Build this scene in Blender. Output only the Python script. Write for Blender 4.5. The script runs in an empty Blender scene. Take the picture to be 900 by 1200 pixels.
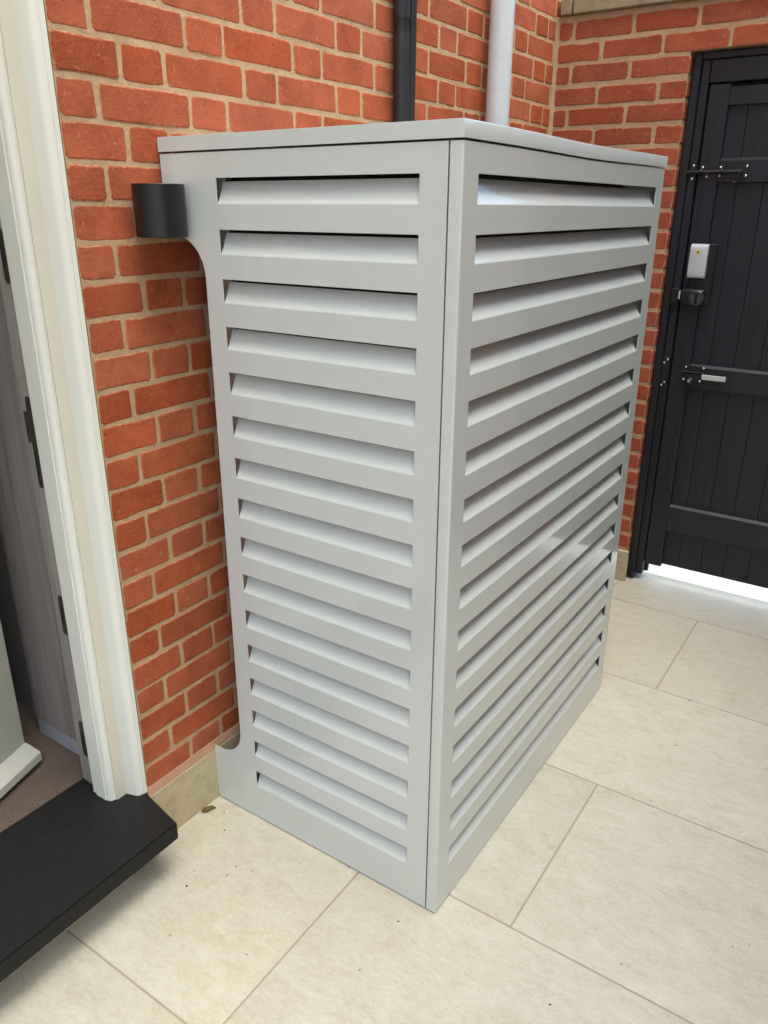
import bpy, bmesh, math, random
from mathutils import Vector, Matrix, noise
random.seed(7)
R = math.radians
scene = bpy.context.scene
C = scene.collection

# ---------------------------------------------------------------- camera
cam_d = bpy.data.cameras.new('camera'); cam = bpy.data.objects.new('camera', cam_d); C.objects.link(cam)
yaw, pitch, roll = -0.59220, -0.37184, 0.00462
fw = Vector((math.sin(yaw)*math.cos(pitch), math.cos(yaw)*math.cos(pitch), math.sin(pitch)))
rt0 = Vector((math.cos(yaw), -math.sin(yaw), 0)); up0 = rt0.cross(fw)
rt = math.cos(roll)*rt0 + math.sin(roll)*up0; up = -math.sin(roll)*rt0 + math.cos(roll)*up0
m = Matrix((rt, up, -fw)).transposed().to_4x4(); m.translation = Vector((1.41594, -1.23809, 1.59298))
cam.matrix_world = m
cam_d.sensor_fit = 'VERTICAL'; cam_d.sensor_height = 24.0; cam_d.lens = 914.51/1200*24.0
cam_d.clip_start = 0.02; cam_d.clip_end = 500
scene.camera = cam
scene.render.resolution_x = 768; scene.render.resolution_y = 1024

# ---------------------------------------------------------------- sky and sun
SUN_EL, SUN_AZ = R(70), R(110)          # azimuth clockwise from +y: veiled sun high over the passage
w = bpy.data.worlds.new('World'); scene.world = w; w.use_nodes = True
nt = w.node_tree; nt.nodes.clear()
sky = nt.nodes.new('ShaderNodeTexSky'); sky.sky_type = 'NISHITA'; sky.sun_disc = False
sky.sun_elevation = SUN_EL; sky.sun_rotation = SUN_AZ
sky.air_density = 1.0; sky.dust_density = 6.0; sky.ozone_density = 1.0
bg = nt.nodes.new('ShaderNodeBackground'); bg.inputs['Strength'].default_value = 0.15
ow = nt.nodes.new('ShaderNodeOutputWorld')
nt.links.new(sky.outputs[0], bg.inputs['Color']); nt.links.new(bg.outputs[0], ow.inputs['Surface'])
sd = bpy.data.lights.new('sun', 'SUN'); sd.energy = 0.85; sd.angle = R(58); sd.color = (1, 0.97, 0.92)
sun = bpy.data.objects.new('sun', sd); C.objects.link(sun)
sv = Vector((math.cos(SUN_EL)*math.sin(SUN_AZ), math.cos(SUN_EL)*math.cos(SUN_AZ), math.sin(SUN_EL)))
sun.rotation_euler = sv.to_track_quat('Z', 'Y').to_euler(); sun.location = (0, 0, 12)
scene.view_settings.view_transform = 'Standard'; scene.view_settings.look = 'None'
scene.view_settings.gamma = 1.0; scene.view_settings.exposure = 1.62
scene.view_settings.use_white_balance = True; scene.view_settings.white_balance_temperature = 5950; scene.view_settings.white_balance_tint = 0
scene.cycles.max_bounces = 8; scene.cycles.diffuse_bounces = 5; scene.cycles.glossy_bounces = 4

# ---------------------------------------------------------------- materials
class NM:
    def __init__(s, name):
        s.m = bpy.data.materials.new(name); s.m.use_nodes = True
        s.t = s.m.node_tree; s.b = s.t.nodes['Principled BSDF']
    def n(s, typ, **kw):
        nd = s.t.nodes.new('ShaderNode'+typ)
        for k, v in kw.items():
            if k in nd.inputs: nd.inputs[k].default_value = v
            else: setattr(nd, k, v)
        return nd
    def l(s, a, b): s.t.links.new(a, b)
    def pos(s, scale=(1, 1, 1), rnd=0.0):
        g = s.n('NewGeometry'); mp = s.n('Mapping'); mp.inputs['Scale'].default_value = scale
        if rnd:
            oi = s.n('ObjectInfo'); ml = s.n('Math', operation='MULTIPLY'); ml.inputs[1].default_value = rnd
            s.l(oi.outputs['Random'], ml.inputs[0])
            cb = s.n('CombineXYZ'); s.l(ml.outputs[0], cb.inputs[0]); s.l(ml.outputs[0], cb.inputs[1]); s.l(ml.outputs[0], cb.inputs[2])
            ad = s.n('VectorMath', operation='ADD'); s.l(g.outputs['Position'], ad.inputs[0]); s.l(cb.outputs[0], ad.inputs[1])
            s.l(ad.outputs[0], mp.inputs['Vector'])
        else: s.l(g.outputs['Position'], mp.inputs['Vector'])
        return mp.outputs[0]
    def noise(s, vec, scale, detail=4, rough=.55, dist=0):
        nd = s.n('TexNoise'); nd.inputs['Scale'].default_value = scale; nd.inputs['Detail'].default_value = detail
        nd.inputs['Roughness'].default_value = rough; nd.inputs['Distortion'].default_value = dist
        s.l(vec, nd.inputs['Vector']); return nd.outputs['Fac']
    def ramp(s, fac, stops, interp='LINEAR'):
        r = s.n('ValToRGB'); e = r.color_ramp.elements; r.color_ramp.interpolation = interp
        while len(e) < len(stops): e.new(0.5)
        for i, (p, c) in enumerate(stops):
            e[i].position = p; e[i].color = tuple(c)+(1,) if len(c) == 3 else c
        s.l(fac, r.inputs[0]); return r.outputs[0]
    def gray(s, fac, a, b, lo=0, hi=1):
        mr = s.n('MapRange'); mr.inputs['From Min'].default_value = a; mr.inputs['From Max'].default_value = b
        mr.inputs['To Min'].default_value = lo; mr.inputs['To Max'].default_value = hi
        s.l(fac, mr.inputs['Value']); return mr.outputs[0]
    def mix(s, fac, a, b, blend='MIX'):
        mx = s.n('MixRGB'); mx.blend_type = blend
        for i, v in enumerate((fac, a, b)):
            if hasattr(v, 'is_output'): s.l(v, mx.inputs[i])
            elif i == 0: mx.inputs[0].default_value = v
            else: mx.inputs[i].default_value = tuple(v)+(1,)
        return mx.outputs[0]
    def math(s, op, a, b=0.0):
        nd = s.n('Math', operation=op)
        for i, v in enumerate((a, b)):
            if hasattr(v, 'is_output'): s.l(v, nd.inputs[i])
            else: nd.inputs[i].default_value = v
        return nd.outputs[0]
    def out(s, color=None, rough=None, bump=None, bstr=.3, bdist=.002, metal=None, spec=None):
        for key, v in (('Base Color', color), ('Roughness', rough), ('Metallic', metal), ('Specular IOR Level', spec)):
            if v is None: continue
            if hasattr(v, 'is_output'): s.l(v, s.b.inputs[key])
            else: s.b.inputs[key].default_value = tuple(v)+(1,) if isinstance(v, tuple) else v
        if bump is not None:
            bp = s.n('Bump'); bp.inputs['Strength'].default_value = bstr; bp.inputs['Distance'].default_value = bdist
            s.l(bump, bp.inputs['Height']); s.l(bp.outputs[0], s.b.inputs['Normal'])
        return s.m

MORTAR_A, MORTAR_B = (.53, .36, .21), (.38, .24, .135)
def mat_mortar(name='lime_mortar', a=MORTAR_A, b=MORTAR_B):
    k = NM(name); p = k.pos()
    f1 = k.noise(p, 14, 5, .6); f2 = k.noise(p, 420, 3, .7)
    col = k.mix(k.gray(f1, .3, .7), b, a); col = k.mix(k.gray(k.noise(p, 35, 5, .7), .58, .72, 0, .45), col, tuple(x*.62 for x in b)); col = k.mix(k.gray(f2, .35, .7, 0, .35), col, (.30, .2, .12))
    h = k.math('ADD', k.math('MULTIPLY', k.noise(p, 90, 4, .6), 1.0), k.math('MULTIPLY', f2, .5))
    return k.out(col, .95, h, .8, .004, spec=.2)
def mat_brick(name, tones):
    k = NM(name); p = k.pos()
    oi = k.n('ObjectInfo'); ge = k.n('NewGeometry')
    rnd = k.math('FRACT', k.math('ADD', oi.outputs['Random'], ge.outputs['Random Per Island']))
    n = len(tones); base = k.ramp(rnd, [(i/(n-1), t) for i, t in enumerate(tones)])
    big = k.noise(p, 11, 4, .6, .4); col = k.mix(k.gray(big, .35, .7, 0, .6), base, (.18, .035, .013), 'MIX')
    hs = k.n('HueSaturation'); k.l(k.gray(k.math('FRACT', k.math('MULTIPLY', rnd, 7.31)), 0, 1, .84, .97), hs.inputs['Value']); k.l(k.gray(k.math('FRACT', k.math('MULTIPLY', rnd, 13.7)), 0, 1, .95, 1.0), hs.inputs['Saturation']); k.l(col, hs.inputs['Color']); col = hs.outputs[0]
    col = k.mix(k.gray(k.noise(p, 26, 6, .72, .8), .62, .74, 0, .4), col, (.16, .045, .022))
    col = k.mix(k.gray(k.noise(p, 5, 5, .7), .62, .76, 0, .06), col, (.60, .36, .22))
    fine = k.noise(p, 160, 4, .7); col = k.mix(k.gray(fine, .42, .75, 0, .35), col, (.46, .14, .06))
    # small dark pits and a few pale lime flecks
    vo = k.n('TexVoronoi'); vo.inputs['Scale'].default_value = 48
    wv = k.n('TexNoise'); wv.inputs['Scale'].default_value = 120; k.l(p, wv.inputs['Vector'])
    wa = k.n('VectorMath', operation='MULTIPLY_ADD'); wa.inputs[1].default_value = (.014, .014, .014); k.l(wv.outputs['Color'], wa.inputs[0]); k.l(p, wa.inputs[2]); k.l(wa.outputs[0], vo.inputs['Vector'])
    gate = k.gray(k.noise(p, 30, 2), .58, .68); pit = k.math('MULTIPLY', k.gray(vo.outputs['Distance'], .20, .10), gate)
    col = k.mix(k.math('MULTIPLY', pit, .6), col, (.11, .03, .015))
    fl = k.gray(k.noise(p, 210, 2, .5), .73, .78); col = k.mix(k.math('MULTIPLY', fl, .5), col, (.6, .42, .3))
    # mortar smeared over the arrises
    at = k.n('Attribute'); at.attribute_name = 'edge'
    sm = k.math('ADD', at.outputs['Fac'], k.gray(k.noise(p, 70, 4, .65), .3, .7, -.6, .6))
    col = k.mix(k.gray(sm, .35, .7, 0, .75), col, MORTAR_B)
    h = k.math('SUBTRACT', k.math('ADD', k.noise(p, 60, 5, .65), k.math('MULTIPLY', fine, .5)), pit)
    return k.out(col, .85, h, .75, .003, spec=.12)
def mat_paint(name, col, rough=.35, vary=.06, bscale=600, bstr=.05, coat=0):
    k = NM(name); p = k.pos()
    f = k.noise(p, 5, 4, .6); c2 = tuple(x*(1-vary) for x in col)
    cc = k.mix(k.gray(f, .35, .65), col, c2)
    if coat:
        stv = k.noise(k.pos((26, 26, 1.4)), 1.0, 4, .6); cc = k.mix(k.gray(stv, .52, .72, 0, .10), cc, tuple(x*.78 for x in col))
        cc = k.mix(k.gray(k.noise(p, 300, 2, .6), .68, .76, 0, .25), cc, tuple(x*.72 for x in col))
    r = k.gray(k.noise(p, 9, 4), .3, .7, rough*.85, rough*1.15)
    m_ = k.out(cc, r, None if coat else k.noise(p, bscale, 2), bstr, .0006)
    if coat: k.b.inputs['Coat Weight'].default_value = coat; k.b.inputs['Coat Roughness'].default_value = .06
    return m_
def mat_tile(name='cream_porcelain'):
    k = NM(name); p = k.pos(rnd=23.0); ps = k.pos((2.2, 4.2, 1), rnd=23.0)
    a = k.noise(p, 3.2, 6, .62, .8); b = k.noise(ps, 5.0, 10, .74, .7); c = k.noise(k.pos((1, 1.5, 1), rnd=23.0), 48, 6, .75, .5)
    col = k.ramp(b, [(.26, (.325, .28, .20)), (.44, (.39, .35, .265)), (.56, (.42, .385, .30)), (.74, (.475, .45, .37))])
    col = k.mix(k.gray(a, .42, .68, 0, .45), col, (.36, .315, .24))
    col = k.mix(k.gray(c, .46, .64, 0, .55), col, (.45, .425, .355))
    col = k.mix(k.gray(k.noise(p, 120, 3, .6), .6, .72, 0, .18), col, (.27, .225, .165))
    vn = k.noise(k.pos((1.2, 3.4, 1), rnd=23.0), 7.0, 6, .7, 2.2); vb = k.gray(k.math('ABSOLUTE', k.math('SUBTRACT', vn, .5)), .0, .022, .28, 0); col = k.mix(vb, col, (.56, .53, .455))
    vn2 = k.noise(k.pos((1, 2.2, 1), rnd=31.0), 15.0, 6, .75, 1.6); col = k.mix(k.gray(k.math('ABSOLUTE', k.math('SUBTRACT', vn2, .52)), .0, .02, .22, 0), col, (.25, .20, .14))
    vo = k.n('TexVoronoi'); vo.inputs['Scale'].default_value = 16; k.l(p, vo.inputs['Vector'])
    sp = k.math('MULTIPLY', k.gray(vo.outputs['Distance'], .075, .05), k.gray(k.noise(p, 6, 2), .55, .58))
    col = k.mix(k.math('MULTIPLY', sp, .7), col, (.16, .12, .08))
    oi = k.n('ObjectInfo'); tn = k.gray(oi.outputs['Random'], 0, 1, 1.0, 1.1); hv = k.n('HueSaturation'); k.l(tn, hv.inputs['Value']); k.l(col, hv.inputs['Color']); col = hv.outputs[0]
    r = k.gray(b, .3, .7, .34, .5)
    return k.out(col, r, b, .12, .003, spec=.5)
def mat_wood(name, dark, light, scale=(60, 60, 2.2), rough=.55, bstr=.35):
    k = NM(name); p = k.pos(scale, rnd=9.0)
    f = k.noise(p, 1.0, 6, .65, .5); g = k.noise(k.pos((240, 240, 5), rnd=9.0), 1.0, 3, .6)
    col = k.mix(k.gray(f, .3, .7), dark, light); col = k.mix(k.gray(g, .5, .75, 0, .4), col, dark)
    return k.out(col, k.gray(f, .3, .7, rough*.85, rough*1.15), k.math('ADD', f, k.math('MULTIPLY', g, .6)), bstr, .0015)
def mat_grain(name, cols, scale, rough=.95, bstr=.8, bdist=.003, spec=.2):
    k = NM(name); p = k.pos()
    f = k.noise(p, scale, 3, .75); g = k.noise(p, 6, 4)
    n = len(cols); col = k.ramp(k.gray(f, .3, .7), [(i/(n-1), c) for i, c in enumerate(cols)])
    col = k.mix(k.gray(g, .4, .7, 0, .25), col, cols[0])
    return k.out(col, rough, f, bstr, bdist, spec=spec)

M = {}
M['mortar'] = mat_mortar()
M['fillet'] = mat_mortar('pink_mortar', (.42, .25, .16), (.35, .20, .12))
M['brick'] = mat_brick('red_brick', [(0.385, 0.085, 0.029), (0.422, 0.100, 0.038), (0.340, 0.070, 0.023), (0.430, 0.113, 0.047), (0.394, 0.090, 0.032), (0.359, 0.076, 0.026)])
M['brick2'] = mat_brick('deep_red_brick', [(0.350, 0.078, 0.039), (0.386, 0.092, 0.044), (0.313, 0.064, 0.030), (0.368, 0.087, 0.044)])
M['plinth'] = mat_grain('sandy_render', [(.34, .28, .17), (.43, .36, .23), (.47, .40, .27)], 25, .9, .3)
M['coping'] = mat_grain('buff_coping', [(.20, .15, .085), (.28, .215, .13), (.33, .265, .17)], 20, .9, .3)
M['shade_wall_brown'] = mat_grain('shade_wall_brown', [(.15, .11, .065), (.20, .15, .09), (.24, .18, .11)], 40, .9, .4)  # for the added unseen walls; dark brown keeps their bounce low and warm
M['cream_slab'] = mat_grain('cream_stone', [(.66, .60, .48), (.74, .69, .57), (.8, .76, .66)], 30, .8, .2)
M['tile'] = mat_tile()
M['grout'] = mat_grain('pink_grout', [(.28, .22, .165), (.35, .28, .22)], 120, .9, .4)
M['powder'] = mat_paint('light_grey_powder_coat', (.50, .525, .505), .36, .02, 900, .03, 1.0)
M['black_metal'] = mat_paint('black_lamp_metal', (.005, .0055, .006), .42, .1, 700, .05)
M['ironmongery'] = mat_paint('black_ironmongery', (.012, .012, .014), .35, .1, 300, .1)
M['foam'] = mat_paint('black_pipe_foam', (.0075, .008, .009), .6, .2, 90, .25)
M['downpipe'] = mat_paint('grey_white_plastic', (.50, .51, .52), .28, .04, 200, .03)
M['cream_paint'] = mat_paint('cream_door_paint', (.65, .64, .565), .36, .03, 60, .02)
M['cream_flat'] = mat_paint('cream_flat_paint', (.58, .545, .445), .45, .05, 60, .04)
M['door_green'] = mat_paint('grey_green_door_paint', (.40, .39, .33), .4, .05, 100, .06)
M['door_trim'] = mat_paint('pale_door_trim', (.47, .455, .40), .4, .04, 100, .04)
M['wood_grey'] = mat_wood('grey_woodgrain', (.17, .145, .13), (.30, .262, .24), (50, 50, 1.6), .5, .15)
M['black_wood'] = mat_wood('black_stained_timber', (.0032, .004, .0068), (.0112, .0136, .0205), (45, 45, 1.8), .5, .3)
M['bronze'] = mat_paint('dark_bronze', (.020, .012, .010), .45, .2, 300, .1)
M['alu'] = mat_paint('grey_aluminium', (.34, .34, .36), .35, .08, 300, .05)
M['slate'] = mat_grain('dark_slate', [(.0045, .0038, .0038), (.0068, .0058, .0057), (.011, .0095, .0092)], 45, .6, .25, .002, .3)
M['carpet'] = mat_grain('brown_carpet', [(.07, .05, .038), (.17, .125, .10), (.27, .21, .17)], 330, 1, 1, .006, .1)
M['silver'] = mat_paint('silver_plastic', (.46, .475, .50), .3, .03, 300, .03)
M['steel'] = NM('steel_screw').out((.72, .72, .70), .28, metal=1.0)
M['zinc'] = mat_paint('zinc_bar', (.52, .52, .50), .4, .06, 200, .05)
M['yellow'] = mat_paint('yellow_sticker', (.75, .62, .05), .5, .03)
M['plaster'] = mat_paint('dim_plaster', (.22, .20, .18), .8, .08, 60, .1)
M['concrete'] = mat_grain('pale_aggregate', [(.58, .52, .42), (.80, .74, .63), (.90, .85, .75)], 90, .9, .4)
M['leaf'] = mat_grain('dry_leaf', [(.12, .07, .02), (.22, .14, .05), (.28, .19, .08)], 90, .8, .4)
M['debris'] = mat_paint('dark_debris', (.03, .024, .018), .9)
M['satin'] = mat_paint('satin_dark_metal', (.06, .062, .068), .3, .05)
M['glass'] = mat_paint('lamp_glass', (.5, .5, .48), .3)

# ---------------------------------------------------------------- mesh helpers
def link(name, me, mat, parent=None, loc=None, rot=None):
    o = bpy.data.objects.new(name, me); C.objects.link(o)
    if mat and not me.materials: me.materials.append(mat)
    if parent is not None: o.parent = parent
    if loc is not None: o.location = loc
    if rot is not None: o.rotation_euler = rot
    return o
def mesh_from(bm, name, smooth=False):
    bmesh.ops.recalc_face_normals(bm, faces=bm.faces)
    me = bpy.data.meshes.new(name); bm.to_mesh(me); bm.free()
    if smooth:
        for p in me.polygons: p.use_smooth = True
        me.set_sharp_from_angle(angle=R(35))
    return me
def obj(name, bm, mat, parent=None, smooth=False, loc=None, rot=None):
    return link(name, mesh_from(bm, name, smooth), mat, parent, loc, rot)
def thing(name, label, cat, loc=(0, 0, 0), group=None):
    o = bpy.data.objects.new(name, None); C.objects.link(o); o.location = loc
    o.empty_display_size = .1
    return tag(o, label, cat, group)
def tag(o, label=None, cat=None, group=None, kind=None):
    if label: o['label'] = label
    if cat: o['category'] = cat
    if group: o['group'] = group
    if kind: o['kind'] = kind
    return o
def box(bm, x0, x1, y0, y1, z0, z1, bev=0.0, seg=1):
    vs = [bm.verts.new((x, y, z)) for z in (z0, z1) for y in (y0, y1) for x in (x0, x1)]
    fs = [bm.faces.new([vs[i] for i in f]) for f in ((0, 2, 3, 1), (4, 5, 7, 6), (0, 1, 5, 4), (2, 6, 7, 3), (0, 4, 6, 2), (1, 3, 7, 5))]
    if bev:
        es = {e for f in fs for e in f.edges}
        bmesh.ops.bevel(bm, geom=list(es), offset=bev, segments=seg, profile=.5, affect='EDGES')
    return bm
def B(*a, **k): return box(bmesh.new(), *a, **k)
def prism(bm, pts, z0, z1, axis='z'):
    """extrude a closed 2-D outline; axis z: pts=(x,y); y: pts=(x,z); x: pts=(y,z)"""
    def P(p, h): return {'z': (p[0], p[1], h), 'y': (p[0], h, p[1]), 'x': (h, p[0], p[1])}[axis]
    a = [bm.verts.new(P(p, z0)) for p in pts]; b = [bm.verts.new(P(p, z1)) for p in pts]
    n = len(pts); bm.faces.new(a); bm.faces.new(b[::-1])
    for i in range(n): bm.faces.new((a[i], a[(i+1) % n], b[(i+1) % n], b[i]))
    return bm
def lathe(bm, prof, seg=32, c=(0, 0, 0), axis='z'):
    """revolve (r, h) pairs about an axis through c"""
    rings = []
    for r, h in prof:
        ring = []
        for i in range(seg):
            a = 2*math.pi*i/seg; u, v = r*math.cos(a), r*math.sin(a)
            p = {'z': (u, v, h), 'y': (u, h, v), 'x': (h, u, v)}[axis]
            ring.append(bm.verts.new((c[0]+p[0], c[1]+p[1], c[2]+p[2])))
        rings.append(ring)
    for a, b in zip(rings, rings[1:]):
        for i in range(seg): bm.faces.new((a[i], a[(i+1) % seg], b[(i+1) % seg], b[i]))
    for ring, (r, h) in ((rings[0], prof[0]), (rings[-1], prof[-1])):
        if r > 1e-6: bm.faces.new(ring)
    return bm
def tube(bm, pts, r, seg=10):
    pts = [Vector(p) for p in pts]; rings = []
    for i, p in enumerate(pts):
        d = (pts[min(i+1, len(pts)-1)]-pts[max(i-1, 0)]).normalized()
        a = d.orthogonal().normalized() if i == 0 else (prev - d*prev.dot(d)).normalized()
        prev = a; b = d.cross(a)
        rings.append([bm.verts.new(p + r*(math.cos(2*math.pi*j/seg)*a + math.sin(2*math.pi*j/seg)*b)) for j in range(seg)])
    for s, t in zip(rings, rings[1:]):
        for j in range(seg): bm.faces.new((s[j], s[(j+1) % seg], t[(j+1) % seg], t[j]))
    bm.faces.new(rings[0]); bm.faces.new(rings[-1]); return bm
def sheet(bm, loops, fn, thick, sink):
    """flat sheet with holes: loops are 2-D outlines (first outer), fn maps (a, b, depth) to 3-D, thickness goes to depth=thick"""
    t = bmesh.new(); es = []
    for lp in loops:
        vs = [t.verts.new((p[0], p[1], 0)) for p in lp]
        es += [t.edges.new((vs[i], vs[(i+1) % len(vs)])) for i in range(len(vs))]
    bmesh.ops.triangle_fill(t, use_beauty=True, edges=es)
    t.verts.index_update()
    f0 = [bm.verts.new(fn(v.co.x, v.co.y, sink)) for v in t.verts]
    f1 = [bm.verts.new(fn(v.co.x, v.co.y, sink+thick)) for v in t.verts]
    for f in t.faces:
        bm.faces.new([f0[v.index] for v in f.verts]); bm.faces.new([f1[v.index] for v in reversed(f.verts)])
    for e in t.edges:
        if len(e.link_faces) == 1:
            i, j = e.verts[0].index, e.verts[1].index
            bm.faces.new((f0[i], f0[j], f1[j], f1[i]))
    t.free(); return bm

# ---------------------------------------------------------------- bricks
def brick_rings(L, H, rnd, depth=.02, rough=1.0):
    """front of a hand-made brick: 12-point outline, softened arris; local x along, z up, front towards -y"""
    j = lambda q=.0014: rnd.uniform(-q, q)*rough
    c = lambda: rnd.uniform(.003, .0075)*(.6+.4*rough)
    pts = []
    for (sx, sz) in ((-1, -1), (1, -1), (1, 1), (-1, 1)):
        a, b = c(), c(); X, Z = sx*L/2, sz*H/2
        p1 = (X - sx*a + j(), Z + j()); p2 = (X + j(), Z - sz*b + j())
        pts += [p2, p1] if sx*sz > 0 else [p1, p2]
        if sx != sz or True:
            if (sx, sz) == (-1, -1): pts += [(-L*rnd.uniform(.12, .3), -H/2+j(.0018)), (L*rnd.uniform(.08, .3), -H/2+j(.0018))]
            if (sx, sz) == (1, 1): pts += [(L*rnd.uniform(.08, .3), H/2+j(.0018)), (-L*rnd.uniform(.12, .3), H/2+j(.0018))]
    ins = .0042
    rings = [([(x - math.copysign(min(ins, abs(x)), x), 0, z - math.copysign(ins, z)) for x, z in pts], 0.0),
             ([(x, .0019, z) for x, z in pts], 1.0)]
    if depth > .05: rings.append(([(x, .007, z) for x, z in pts], .15))
    rings.append(([(x, depth, z) for x, z in pts], .15 if depth > .05 else 1.0))
    return rings
def add_brick(bm, lay, L, H, rnd, mat=None, depth=.02, rough=1.0):
    vr = []
    for ring, e in brick_rings(L, H, rnd, depth, rough):
        v_ = [bm.verts.new(mat @ Vector(p) if mat else p) for p in ring]
        for v in v_: v[lay] = e
        vr.append(v_)
    n = len(vr[0]); bm.faces.new(vr[0])
    for a, b in zip(vr, vr[1:]):
        for i in range(n): bm.faces.new((a[i], b[i], b[(i+1) % n], a[(i+1) % n]))
_cache = {}
def brick_mesh(L, H, depth=.02, rough=1.0):
    key = (round(L, 3), round(H, 3), depth, rough, random.randrange(9))
    if key not in _cache:
        bm = bmesh.new(); lay = bm.verts.layers.float.new('edge')
        add_brick(bm, lay, L, H, random.Random(str(key)), None, depth, rough)
        _cache[key] = mesh_from(bm, 'brick')
    return _cache[key]
def lay_bricks(parent, specs, rotz, origin, mat, rough=1.0):
    """specs: (u, z, L, H, visible, depth); rotz turns local -y into the wall's outward normal"""
    rot = Matrix.Rotation(rotz, 4, 'Z'); stuff = bmesh.new(); lay = stuff.verts.layers.float.new('edge'); n = 0
    for (u, z, L, H, vis, depth) in specs:
        tr = Matrix.Translation(origin) @ rot @ Matrix.Translation((u+random.uniform(-.0012, .0012), random.uniform(-.0009, .0009), z+random.uniform(-.0012, .0012))) \
            @ Matrix.Rotation(R(random.uniform(-.35, .35)), 4, 'Y') @ Matrix.Rotation(R(random.uniform(-.35, .35)), 4, 'X')
        if vis:
            o = link('brick', brick_mesh(L, H, depth, rough), mat, parent); o.matrix_world = tr; n += 1
            o.matrix_local = parent.matrix_world.inverted() @ tr if parent.matrix_world else tr
        else: add_brick(stuff, lay, L, H, random.Random(n*31+len(stuff.verts)), tr, depth, rough)
    if len(stuff.verts):
        s = obj('brickwork', stuff, mat, parent); s['kind'] = 'stuff'
    else: stuff.free()
    return n

# ================================================================ THE SETTING
YB = 2.064; W = .7372; L = 1.165; H = 1.6965
YF = -.233                      # right edge of the front door frame on the house wall
XE = 2.62                       # face of the unseen opposite wall, added to block side light

# ---- patio floor: a bed of grout with every porcelain tile laid on it
fl = obj('patio_floor', B(-.01, XE, -6, 2.21, -.12, -.0022), M['grout']); tag(fl, kind='structure')
TY, TX, GAP = .597, .897, .005
for k in range(-4, 5):
    y0, y1 = -.527+k*TY, -.527+(k+1)*TY
    off = .509 if k % 2 == 0 else .9035
    if k == 2: off += .06
    for j in range(-3, 4):
        x0 = off+j*TX; x1 = x0+TX
        a, b, c, d = max(x0+GAP/2, .003), min(x1-GAP/2, XE-.003), y0+GAP/2, min(y1-GAP/2, 2.205)
        if b-a < .03: continue
        t = obj('tile', B(a, b, c, d, -.012, random.uniform(-.0004, .0004), bev=.0009), M['tile'], fl)
pv = obj('pavement', B(-6, 12, 2.2105, 14, -.15, -.004), M['concrete']); tag(pv, kind='structure')
ps = obj('paving_slab', B(.30, .735, 2.2065, 2.80, -.02, -.001, bev=.001), M['cream_slab'], pv)

# ---- house wall
hw = thing('house_wall', 'tall red brick house wall in cream mortar running behind the grey louvred cabinet', 'wall')
bm = bmesh.new()
box(bm, -.25, -.0016, YF+.006, 2.205, -.1, 7.0)
box(bm, -.25, -.0016, -1.40, YF+.0055, 2.33, 7.0)
box(bm, -.25, -.0016, -9.5, -1.4005, -.1, 7.0)
obj('mortar_bed', bm, M['mortar'], hw)
specs = []
Z0, CH = .2482, .0750
for n in range(0, 90):
    z = Z0 + CH*(n-1) + CH/2
    even = (n % 2 == 1)
    hc = .160 if even else .3365
    P = .353
    for k in range(-16, 8):
        for (u, ln) in ((hc+k*P, .1065), (hc+k*P+P/2, .231)):
            a, b = u-ln/2, u+ln/2
            for lo, hi, zmin in ((YF+.007, 2.2, 0), (-1.392, YF+.007, 2.345), (-6, -1.41, 0)):
                aa, bb = max(a, lo), min(b, hi)
                if bb-aa < .022 or z-.03 < zmin: continue
                if a < lo and b < lo+.02: continue
                h = .0672
                vis = lo > -1 and aa < 2.06 and z < 2.42 and z > .16 and (aa < .24 or z > 1.66)
                specs.append(((aa+bb)/2, z, bb-aa, h, vis, .02))
NB1 = lay_bricks(hw, specs, R(90), Vector((0, 0, 0)), M['brick'])
# rendered plinth with a pink mortar fillet on top
obj('plinth', B(-.002, .0115, -.2362, 2.054, -.05, .163, bev=.002), M['plinth'], hw)
bm = bmesh.new(); prism(bm, [(-.002, .1635), (.0105, .1637), (.008, .170), (.002, .184), (-.002, .186)], -.2335, 2.052, 'y')
# fillet runs the wall's length
fo = obj('mortar_fillet', bm, M['fillet'], hw)

# ---- back wall with the gate opening
GX0, GX1, GZ = .526, 1.56, 2.1255
bw = thing('garden_wall', 'red brick end wall with buff coping around the black gate', 'wall')
bm = bmesh.new(); YM = YB+.002
box(bm, .001, GX0-.003, YM, YM+.13, -.1, 2.2845)
box(bm, GX1+.003, XE, YM, YM+.13, -.1, 2.2845)
box(bm, GX0-.0025, GX1+.0025, YM, YM+.13, GZ+.003, 2.2845)
obj('mortar_bed', bm, M['mortar'], bw)
specs = []; CB = .0757; ZB = .228
for n in range(-3, 27):
    z = ZB + CB*n + CB/2 + random.uniform(-.0012, .0012); ev = (n % 2 == 0); p0 = .071 if ev else .187
    if z < 0: continue
    for k in range(-2, 13):
        a, b = p0+k*.2345+.0055, p0+(k+1)*.2345-.0055
        segs = [(.010, XE-.01)] if z > GZ else [(.010, GX0), (GX1, XE-.01)]
        for lo, hi in segs:
            aa, bb = max(a, lo), min(b, hi)
            if bb-aa < .02: continue
            if z < GZ and abs(bb-GX0) < .06 and bb < GX0-.001: bb = GX0
            vis = (aa < GX0 or z > GZ and aa < 1.3)
            hh = .0625 if random.random() < .7 else .0605
            specs.append(((aa+bb)/2, z, bb-aa, hh, vis, .105 if abs(bb-GX0) < .002 or abs(aa-GX1) < .002 else .02))
NB2 = lay_bricks(bw, specs, 0, Vector((0, YB, 0)), M['brick2'], 1.35)
bm = bmesh.new(); prism(bm, [(-.001, YB+.0035), (-.001, YB-.014), (.003, YB-.011), (.009, YB-.002), (.013, YB+.0035)], .17, 2.284); obj('corner_fillet', bm, M['mortar'], bw)
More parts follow.
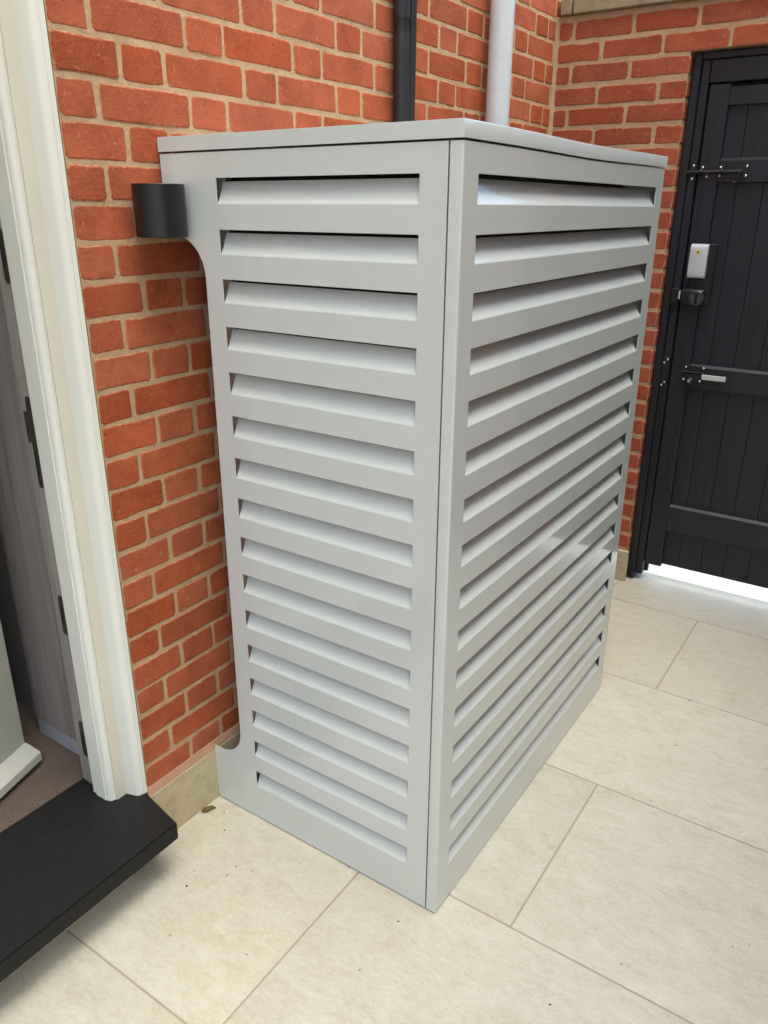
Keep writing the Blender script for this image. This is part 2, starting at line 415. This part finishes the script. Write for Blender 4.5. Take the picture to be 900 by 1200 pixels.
for x0, x1 in ((.015, .058), (.066, .66), (.668, 1.27), (1.278, 1.87), (1.878, XE)):
    obj('coping_stone', B(x0, x1, YB-.018, YB+.16, 2.286, 2.352, bev=.004), M['coping'], bw)
obj('plinth', B(.012, .5345, YB-.016, YB+.0025, -.05, .147, bev=.002), M['plinth'], bw)

# ---- unseen opposite wall, added and made tall to cut side light
ow_ = thing('side_shade_wall', 'unseen tall brown wall added opposite the cabinet to shade the passage', 'wall')
obj('shade_wall_face', B(XE+.003, XE+.22, -1.6, 2.197, -.1, 5.2), M['shade_wall_brown'], ow_)
obj('coping', B(XE-.03, XE+.25, -1.6, 2.197, 5.201, 5.27, bev=.006), M['coping'], ow_)
gw_ = thing('rear_shade_wall', 'unseen low brown wall added behind the camera to shade the yard', 'wall')  # added out of view, holds back low sky light from behind
obj('shade_wall_face', B(.003, 8.9, -5.9, -5.7, -.0015, 1.2), M['shade_wall_brown'], gw_)
# ---- the open ground round the house
tr_ = obj('terrain', B(-60, 60, -80, 80, -.6, -.16), M['concrete']); tag(tr_, kind='structure')
gd = obj('garden_paving', B(-.01, 9, -14, -6.0005, -.15, -.006), M['concrete']); tag(gd, kind='structure')
gd = obj('garden_paving', B(XE+.24, 9, -6, 2.197, -.15, -.006), M['concrete']); tag(gd, kind='structure')

# ---- the room behind the front door
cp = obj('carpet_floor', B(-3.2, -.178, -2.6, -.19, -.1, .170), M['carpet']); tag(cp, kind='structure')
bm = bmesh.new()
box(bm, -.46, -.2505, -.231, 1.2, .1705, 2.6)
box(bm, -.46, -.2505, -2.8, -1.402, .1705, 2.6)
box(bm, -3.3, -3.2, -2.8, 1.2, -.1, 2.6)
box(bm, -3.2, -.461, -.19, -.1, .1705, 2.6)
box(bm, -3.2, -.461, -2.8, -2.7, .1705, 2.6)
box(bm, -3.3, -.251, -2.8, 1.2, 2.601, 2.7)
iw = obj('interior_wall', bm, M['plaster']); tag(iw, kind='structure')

# ================================================================ FRONT DOOR
df = thing('door_frame', 'cream moulded front door frame beside the red brick wall', 'door frame', (0, YF, .18))
def dpart(name, bm, mat, parent=df, smooth=False):
    o = obj(name, bm, mat, smooth=smooth); o.parent = parent; o.location = -Vector(df.location) if parent is df else (0, 0, 0); return o
def arc(cx, cy, r, a0, a1, n=6):
    return [(cx+r*math.cos(R(a0+(a1-a0)*i/n)), cy+r*math.sin(R(a0+(a1-a0)*i/n))) for i in range(n+1)]
ZT = 2.30
outer = [(-.06, -.2345), (.006, -.2345), (.006, -.245)] + arc(-.0135, -.245, .0175, 0, -72, 6) + [(-.0300, -.2685), (-.06, -.2685)]
dpart('outer_moulding', prism(bmesh.new(), outer, .1805, ZT), M['cream_paint'], smooth=True)
mid = [(-.06, -.2687), (-.033, -.2687), (-.0335, -.2975), (-.06, -.2975)]
dpart('flat_board', prism(bmesh.new(), mid, .1805, ZT), M['cream_flat'])
inner = [(-.0375, -.2977), (-.0375, -.3005)] + arc(-.0515, -.3005, .0125, 0, -85, 5) + [(-.055, -.3135), (-.056, -.3155), (-.092, -.3158), (-.094, -.3125), (-.1085, -.3125), (-.1093, -.2977)]
dpart('inner_moulding', prism(bmesh.new(), inner, .1805, ZT), M['cream_paint'], smooth=True)
dpart('jamb', B(-.175, -.1605, -.2955, -.24, .1805, ZT), M['wood_grey'])
dpart('jamb_face', B(-.1603, -.1098, -.2965, -.2955+.03, .181, ZT), M['wood_grey'])
dpart('lining', B(-.458, -.1755, -.240, -.2312, .222, ZT, bev=.001), M['wood_grey'])
dpart('kick_strip', B(-.456, -.1757, -.238, -.2314, .1708, .2205, bev=.001), M['alu'])
# left side and head of the frame, out of the picture
dpart('frame_post', B(-.16, .004, -1.40, -1.30, .1805, ZT, bev=.003), M['cream_paint'])
dpart('frame_head', B(-.16, .004, -1.40, -.2345, ZT+.001, 2.33, bev=.003), M['cream_paint'])
# strike plates let into the jamb
def plate_outline(cx, z0, z1, r, n=6):
    return [(cx+r*math.cos(R(a)), z1-r+r*math.sin(R(a))) for a in range(0, 181, 30)] + [(cx+r*math.cos(R(a)), z0+r+r*math.sin(R(a))) for a in range(180, 361, 30)]
for (z0, z1, lip) in ((1.445, 1.551, 0), (1.003, 1.212, 1), (.627, .733, 0), (.268, .376, 0)):
    cx, r = -.1415, .0095
    hole = [(cx-.0045, z0+.030), (cx+.0045, z0+.030), (cx+.0045, z1-.034), (cx-.0045, z1-.034)]
    holes = [hole] if not lip else [[(cx-.0045, z0+.022), (cx+.0045, z0+.022), (cx+.0045, z0+.085), (cx-.0045, z0+.085)]]
    bm = sheet(bmesh.new(), [plate_outline(cx, z0, z1, r)]+holes, lambda a, b, d: (a, -.2985+d, b), .0016, 0)
    if lip: box(bm, cx-.022, cx-.0085, -.2992, -.297, z1-.105, z1-.035, bev=.0006)
    sp = dpart('strike_plate', bm, M['bronze'])
    bm = bmesh.new(); a, b = (z0+.031, z1-.035) if not lip else (z0+.023, z0+.084)
    box(bm, cx-.0044, cx+.0044, -.2968, -.2962, a, b); kh = obj('keep_hole', bm, M['ironmongery'], sp)
    for zz in (z0+.011, z1-.011):
        s = lathe(bmesh.new(), [(.0034, -.2992), (.0034, -.2984)], 10, (cx, 0, zz), 'y'); obj('screw', s, M['bronze'], sp)
# the leaf, standing ajar into the room
fd = thing('front_door', 'pale grey green front door standing ajar behind the cream frame', 'door')
hinge = Vector((-.06, -1.262, 0)); leaf_d = Vector((-.31, .9507, 0)).normalized(); ang = math.atan2(leaf_d.y, leaf_d.x)
fd.location = (hinge.x, hinge.y, .19); fd.rotation_euler = (0, 0, ang)
LL = .977
obj('door_panel', B(0, LL, 0, .056, .006, 2.08, bev=.002), M['door_green'], fd)
bm = bmesh.new(); prism(bm, [(-.0003, .047), (-.010, .044), (-.044, .027), (-.046, .024), (-.046, .002), (-.043, .0), (-.0003, 0)], .01, LL, 'x')
obj('weatherboard', bm, M['door_trim'], fd)
# unseen canopy added over the door to darken the left foreground
cy_ = thing('shade_canopy', 'unseen flat canopy added over the front door to shade the left foreground', 'canopy', (0, -1.1, 2.5))
obj('shade_slab', B(.001, .72, -.72, .50, 0, .09, bev=.006), M['cream_flat'], cy_)
for yy in (-.6, .40): obj('shade_bracket', B(.001, .42, yy, yy+.03, -.10, -.001, bev=.004), M['ironmongery'], cy_)
# slate doorstep
st = thing('door_step', 'dark slate doorstep slab below the cream door frame', 'step', (0, -.8, 0))
bm = bmesh.new(); prism(bm, [(-.18, -1.5), (.154, -1.5), (.154, -.2665), (.003, -.2368), (-.18, -.2368)], .131, .1795)
bmesh.ops.bevel(bm, geom=bm.edges[:], offset=.004, segments=2, affect='EDGES')
o = obj('step_slab', bm, M['slate'], st, True); o.location = (0, .8, 0)
o = obj('step_riser', B(-.2, .038, -1.48, -.33, -.01, .1305), M['cream_slab'], st); o.location = (0, .8, 0)
o = obj('packing_strip', B(.0, .128, -1.45, -.276, .121, .1306), M['foam'], st); o.location = (0, .8, 0)

# ================================================================ LOUVRED CABINET
hc_ = thing('louvred_cabinet', 'light grey louvred metal heat pump cabinet standing against the brick wall', 'cabinet', (W/2, L/2, 0))
def cpart(name, bm, mat=M['powder'], smooth=False, parent=hc_):
    o = obj(name, bm, mat, smooth=smooth); o.parent = parent
    if parent is hc_: o.location = -Vector(hc_.location)
    return o
def sag(y): t = (y-.62)/.30; return -.0042*math.exp(-t*t)
OZ = [1.648-.0991*k for k in range(16)]; OH = .0497
# side panel (faces the door), with a long cut-out towards the wall
x0 = .006; cut = []
cut += [(x0, 1.536), (.030, 1.536)] + [(.030+.087*math.sin(R(a)), 1.449+.087*math.cos(R(a))) for a in range(10, 91, 8)]
cut += [(.117, 1.2), (.117, .9), (.117, .6)] + [(.117-.082+.082*math.cos(R(a)), .262-.082*math.sin(R(a))) for a in range(2, 83, 8)] + [(.028, .1795), (.012, .1795)]
outer = [(.0125, .004), (.25, .004), (.5, .004), (.7085, .004), (.7085, .6), (.7085, 1.2), (.7085, H), (.4, H), (x0, H)] + cut
holes = [[(.166, z-OH), (.6535, z-OH), (.6535, z), (.166, z)] for z in OZ]
cpart('side_panel', sheet(bmesh.new(), [outer]+holes, lambda a, b, d: (a, d, b), .002, 0))
# front panel with a folded return round the corner
n_top = [(1.163-i*(1.163-.010)/12, H) for i in range(13)]
fo_ = [(.010, .004), (.4, .004), (.8, .004), (1.163, .004), (1.163, .6), (1.163, 1.2)] + n_top + [(.010, 1.2), (.010, .6)]
fholes = [[(.0555, z-OH), (1.106, z-OH), (1.106, z), (.0555, z)] for z in OZ]
bm = sheet(bmesh.new(), [fo_]+fholes, lambda a, b, d: (W-d, a, b + (sag(a) if b > H-.001 else 0)), .002, 0)
ret = [(W, .010), (W, .0032)] + [(W-.0032+.0032*math.cos(R(a)), .0032-.0032*math.sin(R(a))) for a in (22, 45, 68)] + [(W-.0032, 0), (.7118, 0), (.7118, .010), (.7138, .010), (.7138, .002), (W-.002, .002), (W-.002, .010)]
prism(bm, ret, .004, H)
ret2 = [(W, 1.1632), (W, 1.1645), (W-.0015, 1.166), (.70, 1.166), (.70, 1.164), (W-.002, 1.164), (W-.002, 1.1632)]
prism(bm, ret2, .004, H-.0005)
cpart('front_panel', bm, smooth=True)
# slats: folded from the lower edge of each opening, leaning inwards
def slat_profile(z):
    bot = z-OH; p = [(0.0004, bot-.0012), (.0005, bot+.0002), (.0028, bot+.0036), (.0068, bot+.0100), (.0112, bot+.0190), (.0158, bot+.0305), (.0208, bot+.0432)]
    q = [(d+.0013, zz-.0007) for d, zz in reversed(p[1:])] + [(.0018, bot-.0012)]
    return p+q
for z in OZ:
    bm = bmesh.new(); prism(bm, [(d, zz) for d, zz in slat_profile(z)], .1664, .6531, 'x')
    cpart('slat', bm, smooth=True)
    # local frame of the prism was x-extruded with (y, z) outline: y is depth behind the side panel
for z in OZ:
    bm = bmesh.new(); prism(bm, [(W-d, zz) for d, zz in slat_profile(z)], .0559, 1.1056, 'y')
    cpart('slat', bm, smooth=True)
cpart('end_panel', B(.006, W-.0025, 1.1615, 1.1635, .004, 1.6993))
# lid
bm = bmesh.new(); n = 24; ys = [-.0016+(1.1735+.0016)*i/n for i in range(n+1)]
sec = [(.004, 1.7005), (.004, 1.7275), (.0055, 1.729), (W-.001, 1.729), (W+.0008, 1.7282), (W+.0016, 1.7265), (W+.0016, 1.7005)]
rows = [[bm.verts.new((x, y, z + sag(y))) for x, z in sec] for y in ys]
for a, b in zip(rows, rows[1:]):
    for i in range(len(sec)): bm.faces.new((a[i], a[(i+1) % len(sec)], b[(i+1) % len(sec)], b[i]))
bm.faces.new(rows[0]); bm.faces.new(rows[-1])
bmesh.ops.recalc_face_normals(bm, faces=bm.faces)
es = [e for e in bm.edges if all(abs(v.co.y-ys[0]) < 1e-6 for v in e.verts) and e.verts[0].co.z > 1.72 and e.verts[1].co.z > 1.72]
bmesh.ops.bevel(bm, geom=es, offset=.0013, segments=2, affect='EDGES')
cpart('lid', bm, smooth=True)
# inner floor tray and carcass posts that carry the panels
cpart('slot_dark_box', B(.145, .655, .055, 1.10, .06, 1.655, bev=.01), M['foam'])  # black box added inside to stop light, so the slots stay dark
cpart('base_tray', B(.02, .70, .006, 1.16, .002, .012))
for (a, b) in ((.13, .006), (.672, .026), (.672, 1.13), (.02, 1.13)):
    cpart('corner_post', B(a, a+.028, b+.03, b+.033, .0125, H-.002))

# ================================================================ THINGS ON THE WALLS
wl = thing('wall_lamp', 'black cylinder wall light on the brick beside the cabinet top corner', 'lamp', (0, -.056, 1.585))
bm = lathe(bmesh.new(), [(.0, -.046), (.049, -.046), (.0505, -.051), (.0520, -.0515), (.053, -.0505), (.053, .0505), (.0520, .0515), (.0505, .051), (.049, .046), (.0, .046)], 56, (.056, 0, 0))
obj('lamp_body', bm, M['black_metal'], wl, True)
obj('mounting_plate', B(-.0005, .012, -.016, .016, -.042, .042, bev=.002), M['black_metal'], wl)
for zz in (-.0475, .0465):
    obj('lamp_glass', lathe(bmesh.new(), [(.0475, zz), (.0475, zz+.001)], 32, (.056, 0, 0)), M['glass'], wl)

def foam_pipe(name, label, y, r, seams, phase):
    t = thing(name, label, 'pipe', (.033, y, .3), 'insulated pipes on the house wall'); rnd = random.Random(int(y*1000))
    prof = []; z = 0.0
    while z < 5.0:
        d = min(abs(z-(s-.3)) for s in seams)
        prof.append((r*(1+.02*math.sin(z*7+phase)) - (.0022 if d < .004 else 0), z)); z += .0045 if d < .02 else .04
    bm = lathe(bmesh.new(), prof, 20)
    for v in bm.verts:
        v.co.x += .003*math.sin(v.co.z*2.1+phase); v.co.y += .004*math.sin(v.co.z*1.3+phase*2)
    obj('insulation', bm, M['foam'], t, True)
    obj('pipe_core', lathe(bmesh.new(), [(r*.4, -.12), (r*.4, 0)], 12), M['bronze'], t)
foam_pipe('insulated_pipe', 'thick black foam insulated pipe rising behind the cabinet on the brick wall', .898, .0235, [.9, 2.083, 3.3], 0.3)
foam_pipe('insulated_pipe', 'thin black foam insulated pipe to the right of the thicker black one', .955, .0135, [.9, 2.075, 3.3], 1.7)
dp = thing('downpipe', 'pale grey white plastic downpipe on the brick wall near the corner', 'pipe', (.055, 1.474, .05))
obj('pipe', lathe(bmesh.new(), [(.0405, 0), (.0405, 5.3)], 40), M['downpipe'], dp, True)
for zz in (.9, 3.2):
    obj('pipe_clip', lathe(bmesh.new(), [(.0406, zz-.018), (.045, zz-.018), (.045, zz+.018), (.0406, zz+.018)], 32), M['downpipe'], dp, True)

# ================================================================ GATE
LX0, LX1, LZ0, LZ1 = .5945, 1.475, .092, 2.018     # the leaf
YL = YB+.052                                        # face of its stiles
gf = thing('gate_frame', 'black timber frame of the garden gate set in the brick opening', 'gate frame', (1.04, YB, 0))
def gpart(name, bm, mat, parent=gf, smooth=False):
    o = obj(name, bm, mat, smooth=smooth)
    o.parent = parent
    if parent in (gf, gt): o.location = -Vector(parent.location)
    return o
gt = thing('garden_gate', 'black timber boarded garden gate with bolt and lock in the end wall', 'gate', (1.03, YL, .09))
for s in (0, 1):
    mx = (lambda a, b: (a, b)) if not s else (lambda a, b: (2.087-b, 2.087-a))
    a, b = mx(.529, .559); gpart('cover_strip', B(a, b, YB+.034, YB+.12, .004, 2.1225, bev=.003), M['black_wood'])
    a, b = mx(.5595, .590); gpart('post', B(a, b, YB+.046, YB+.12, .028, 2.10, bev=.003), M['black_wood'])
gpart('head_strip', B(.5595, 1.5275, YB+.035, YB+.12, 2.1005, 2.1225, bev=.003), M['black_wood'])
gpart('stop', B(.5905, 1.4965, YL+.042, YL+.062, 2.004, 2.0235), M['black_wood'])
for a, b in ((.5895, .602), (1.468, 1.4975)): gpart('stop', B(a, b, YL+.042, YL+.062, .03, 2.0035), M['black_wood'])
gpart('head', B(.5905, 1.4965, YB+.047, YB+.12, 2.024, 2.100, bev=.003), M['black_wood'])
for i, (a, b) in enumerate(((LX0, .668), (LX1-.074, LX1))):
    gpart('stile', B(a, b, YL, YL+.04, LZ0-.007, LZ1, bev=.0035, seg=2), M['black_wood'], gt)
for (za, zb) in ((1.947, LZ1-.001), (1.687, 1.772), (.903, 1.000), (.262, .384)):
    bm = bmesh.new(); Yf = YL+.0025
    prism(bm, [(Yf+.012, zb), (Yf, zb-.010), (Yf, za+.002), (Yf+.002, za), (YL+.0385, za), (YL+.0385, zb)], .6685, LX1-.0745, 'x')
    gpart('rail', bm, M['black_wood'], gt)
bx = [.640, .735, .830, .926, 1.021, 1.117, 1.212, 1.308, 1.43]
for a, b in zip(bx, bx[1:]):
    yb = YL+.0215+random.uniform(-.0006, .0006)
    bm = bmesh.new(); prism(bm, [(a+.0003, yb+.0013), (a+.0022, yb), (b-.0022, yb), (b-.0003, yb+.0013), (b-.0003, yb+.008), (b+.004, yb+.0085), (b+.004, yb+.012), (b-.0003, yb+.0125), (b-.0003, YL+.0375), (a+.0003, YL+.0375), (a+.0003, yb+.0135), (a+.0048, yb+.0125), (a+.0048, yb+.0075), (a+.0003, yb+.0072)], LZ0+.001, LZ1-.002)
    gpart('board', bm, M['black_wood'], gt)
def screw(parent, x, z, y, r=.0046, mat=None):
    bm = lathe(bmesh.new(), [(r, 0), (r, -.0008), (r*.6, -.0022), (0, -.0024)], 10, (x, y, z), 'y')
    o = obj('screw', bm, mat or M['steel'], parent, True); return o
# sliding bolt across stile and middle rail
sb = gpart('sliding_bolt', B(.598, .772, YL-.002, YL-.0002, 1.701, 1.746, bev=.0005), M['ironmongery'], gt)
obj('bolt_rod', tube(bmesh.new(), [(.556, YL-.011, 1.7235), (.755, YL-.011, 1.7235)], .0065, 14), M['ironmongery'], sb, True)
for xa in (.607, .682):
    st_ = [(xa, YL-.001, 1.7235+.016)] + [(xa, YL-.011-.010*math.cos(R(a)), 1.7235+.010*math.sin(R(a))) for a in (80, 50, 20, 0, -20, -50, -80)] + [(xa, YL-.001, 1.7235-.016)]
    obj('staple', tube(bmesh.new(), st_, .0028, 8), M['ironmongery'], sb, True)
rg = [(.748, YL-.016, 1.722)] + [(.737+.0125*math.cos(R(a)), YL-.020, 1.701+.016*math.sin(R(a))) for a in range(40, -200, -24)]
obj('pull_ring', tube(bmesh.new(), rg, .0028, 8), M['ironmongery'], sb, True)
for x, z in ((.609, 1.739), (.627, 1.708), (.674, 1.738), (.674, 1.710), (.766, 1.741), (.766, 1.709)): screw(sb, x, z, YL-.002)
bk = gpart('bolt_keep', B(.565, .588, YB+.0438, YB+.0458, 1.694, 1.752, bev=.0005), M['ironmongery'], gf)
obj('staple', tube(bmesh.new(), [(.577, YB+.045, 1.7235+.015)] + [(.577, YB+.040-.009*math.cos(R(a)), 1.7235+.0105*math.sin(R(a))) for a in (80, 40, 0, -40, -80)] + [(.577, YB+.045, 1.7235-.015)], .0025, 8), M['ironmongery'], bk, True)
for x, z in ((.577, 1.746), (.576, 1.700)): screw(bk, x, z, YB+.0438)
# keypad lock: black back plate, silver cover, rim lock with a knob
lk = gpart('lock_plate', B(.617, .708, YL-.014, YL-.0002, 1.236, 1.468, bev=.003), M['ironmongery'], gt)
bm = bmesh.new()
prism(bm, [(YL-.0145, 1.343), (YL-.030, 1.341), (YL-.033, 1.345), (YL-.034, 1.354), (YL-.034, 1.447), (YL-.0315, 1.458), (YL-.024, 1.466), (YL-.0145, 1.4675)], .6135, .679, 'x')
bmesh.ops.bevel(bm, geom=[e for e in bm.edges], offset=.0012, segments=1, affect='EDGES')
cv = obj('silver_cover', bm, M['silver'], lk, True)
def disc(x, z, y, r, seg=20, sx=1): return lathe(bmesh.new(), [(r, 0), (r, -.0005)], seg, (x, y, z), 'y')
obj('round_sticker', disc(.6445, 1.438, YL-.0341, .0085), M['yellow'], lk)
bm = bmesh.new(); prism(bm, [(.6385, 1.4405), (.6405, 1.4425), (.6440, 1.4395), (.6500, 1.4375), (.6500, 1.4345), (.6420, 1.4345)], YL-.0351, YL-.0347, 'y')
obj('sticker_mark', bm, M['ironmongery'], lk)
obj('rim_lock', B(.5965, .688, YL-.032, YL-.0142, 1.237, 1.298, bev=.009, seg=3), M['ironmongery'], lk, True)
bm = lathe(bmesh.new(), [(.0275, -.0322), (.0275, -.044), (.024, -.048), (.0215, -.048), (.021, -.040), (0, -.039)], 30, (.664, YL, 1.267), 'y')
obj('lock_knob', bm, M['black_metal'], lk, True)
ring = lathe(bmesh.new(), [(.0278, -.0455), (.0282, -.0475), (.0265, -.0492), (.0242, -.0492), (.0235, -.0475)], 30, (.664, YL, 1.267), 'y'); obj('knob_ring', ring, M['satin'], lk, True)
bm = B(.6595, .6685, YL-.054, YL-.038, 1.246, 1.288, bev=.003); obj('knob_grip', bm, M['black_metal'], lk)
ksp = gpart('lock_keep', B(.5615, .5905, YB+.022, YB+.0458, 1.240, 1.298, bev=.002), M['ironmongery'], gf)
obj('latch_bolt', B(.591, .5962, YL-.027, YL-.018, 1.258, 1.290), M['zinc'], lk)
# gate latch on the lock rail
gl = gpart('gate_latch', B(.644, .727, YL-.0022, YL-.0002, .926, .996, bev=.0006), M['ironmongery'], gt)
obj('latch_rim', B(.641, .724, YL-.014, YL-.0024, .968, .974, bev=.001), M['ironmongery'], gl)
obj('latch_bar', B(.722, .8135, YL-.014, YL-.006, .946, .966, bev=.0015), M['zinc'], gl)
obj('latch_body', B(.650, .722, YL-.012, YL-.0023, .930, .9655, bev=.002), M['ironmongery'], gl)
obj('latch_boss', lathe(bmesh.new(), [(.016, -.0118), (.016, -.020), (.009, -.024), (.009, -.030), (.006, -.032), (0, -.0322)], 20, (.679, YL, .936), 'y'), M['black_metal'], gl, True)
obj('latch_stud', lathe(bmesh.new(), [(.0075, -.0325), (.006, -.036), (0, -.0366)], 14, (.679, YL, .938), 'y'), M['steel'], gl, True)
bm = tube(bmesh.new(), [(.679, YL-.024, .93), (.673, YL-.022, .905), (.668, YL-.02, .885), (.664, YL-.022, .875)], .005, 8); obj('thumb_lever', bm, M['black_metal'], gl, True)
for x, z in ((.653, .988), (.722, .990), (.652, .940), (.716, .938)): screw(gl, x, z, YL-.0022 if z > .97 else YL-.012)
lkp = gpart('latch_keep', B(.5605, .589, YB+.036, YB+.0458, .897, 1.022, bev=.001), M['ironmongery'], gf)
for x, z in ((.580, 1.014), (.567, 1.000), (.578, .919), (.567, .906)): screw(lkp, x, z, YB+.036)

# ================================================================ SMALL LOOSE THINGS
bm = bmesh.new(); pts = [(-.022, 0), (-.014, .007), (-.002, .010), (.012, .007), (.026, .001), (.012, -.005), (-.004, -.008), (-.015, -.005)]
c_ = bm.verts.new((0, 0, .004)); ring = [bm.verts.new((x, y, .0025+.006*abs(y)/.01+.003*math.sin(x*150))) for x, y in pts]
for i in range(len(ring)): bm.faces.new((c_, ring[i], ring[(i+1) % len(ring)]))
bmesh.ops.solidify(bm, geom=bm.faces[:], thickness=.0006)
lf = obj('dry_leaf', bm, M['leaf'], None, True, (.030, -.062, .0015), (0, R(8), R(62)))
tag(lf, 'small dry brown leaf on the tiles at the foot of the plinth', 'leaf')
bm = bmesh.new(); rnd = random.Random(5)
spots = [(rnd.uniform(.05, 1.9), rnd.uniform(-.95, 1.9)) for _ in range(46)] + [(.04+rnd.random()*.2, -.03-rnd.random()*.25) for _ in range(9)]
for (x, y) in spots:
    if x < W+.02 and y > -.02 or (x < .17 and y < -.25): continue
    s = rnd.uniform(.0008, .0024) * (1.6 if rnd.random() < .12 else 1)
    q = bmesh.ops.create_icosphere(bm, subdivisions=1, radius=s, matrix=Matrix.Translation((x, y, s*.3)) @ Matrix.Rotation(rnd.random()*3, 4, 'Z') @ Matrix.Diagonal((rnd.uniform(.8, 2.6), 1, .5, 1)))
tag(obj('floor_debris', bm, M['debris']), kind='stuff')
print('bricks', NB1, NB2, 'objects', len(bpy.data.objects))
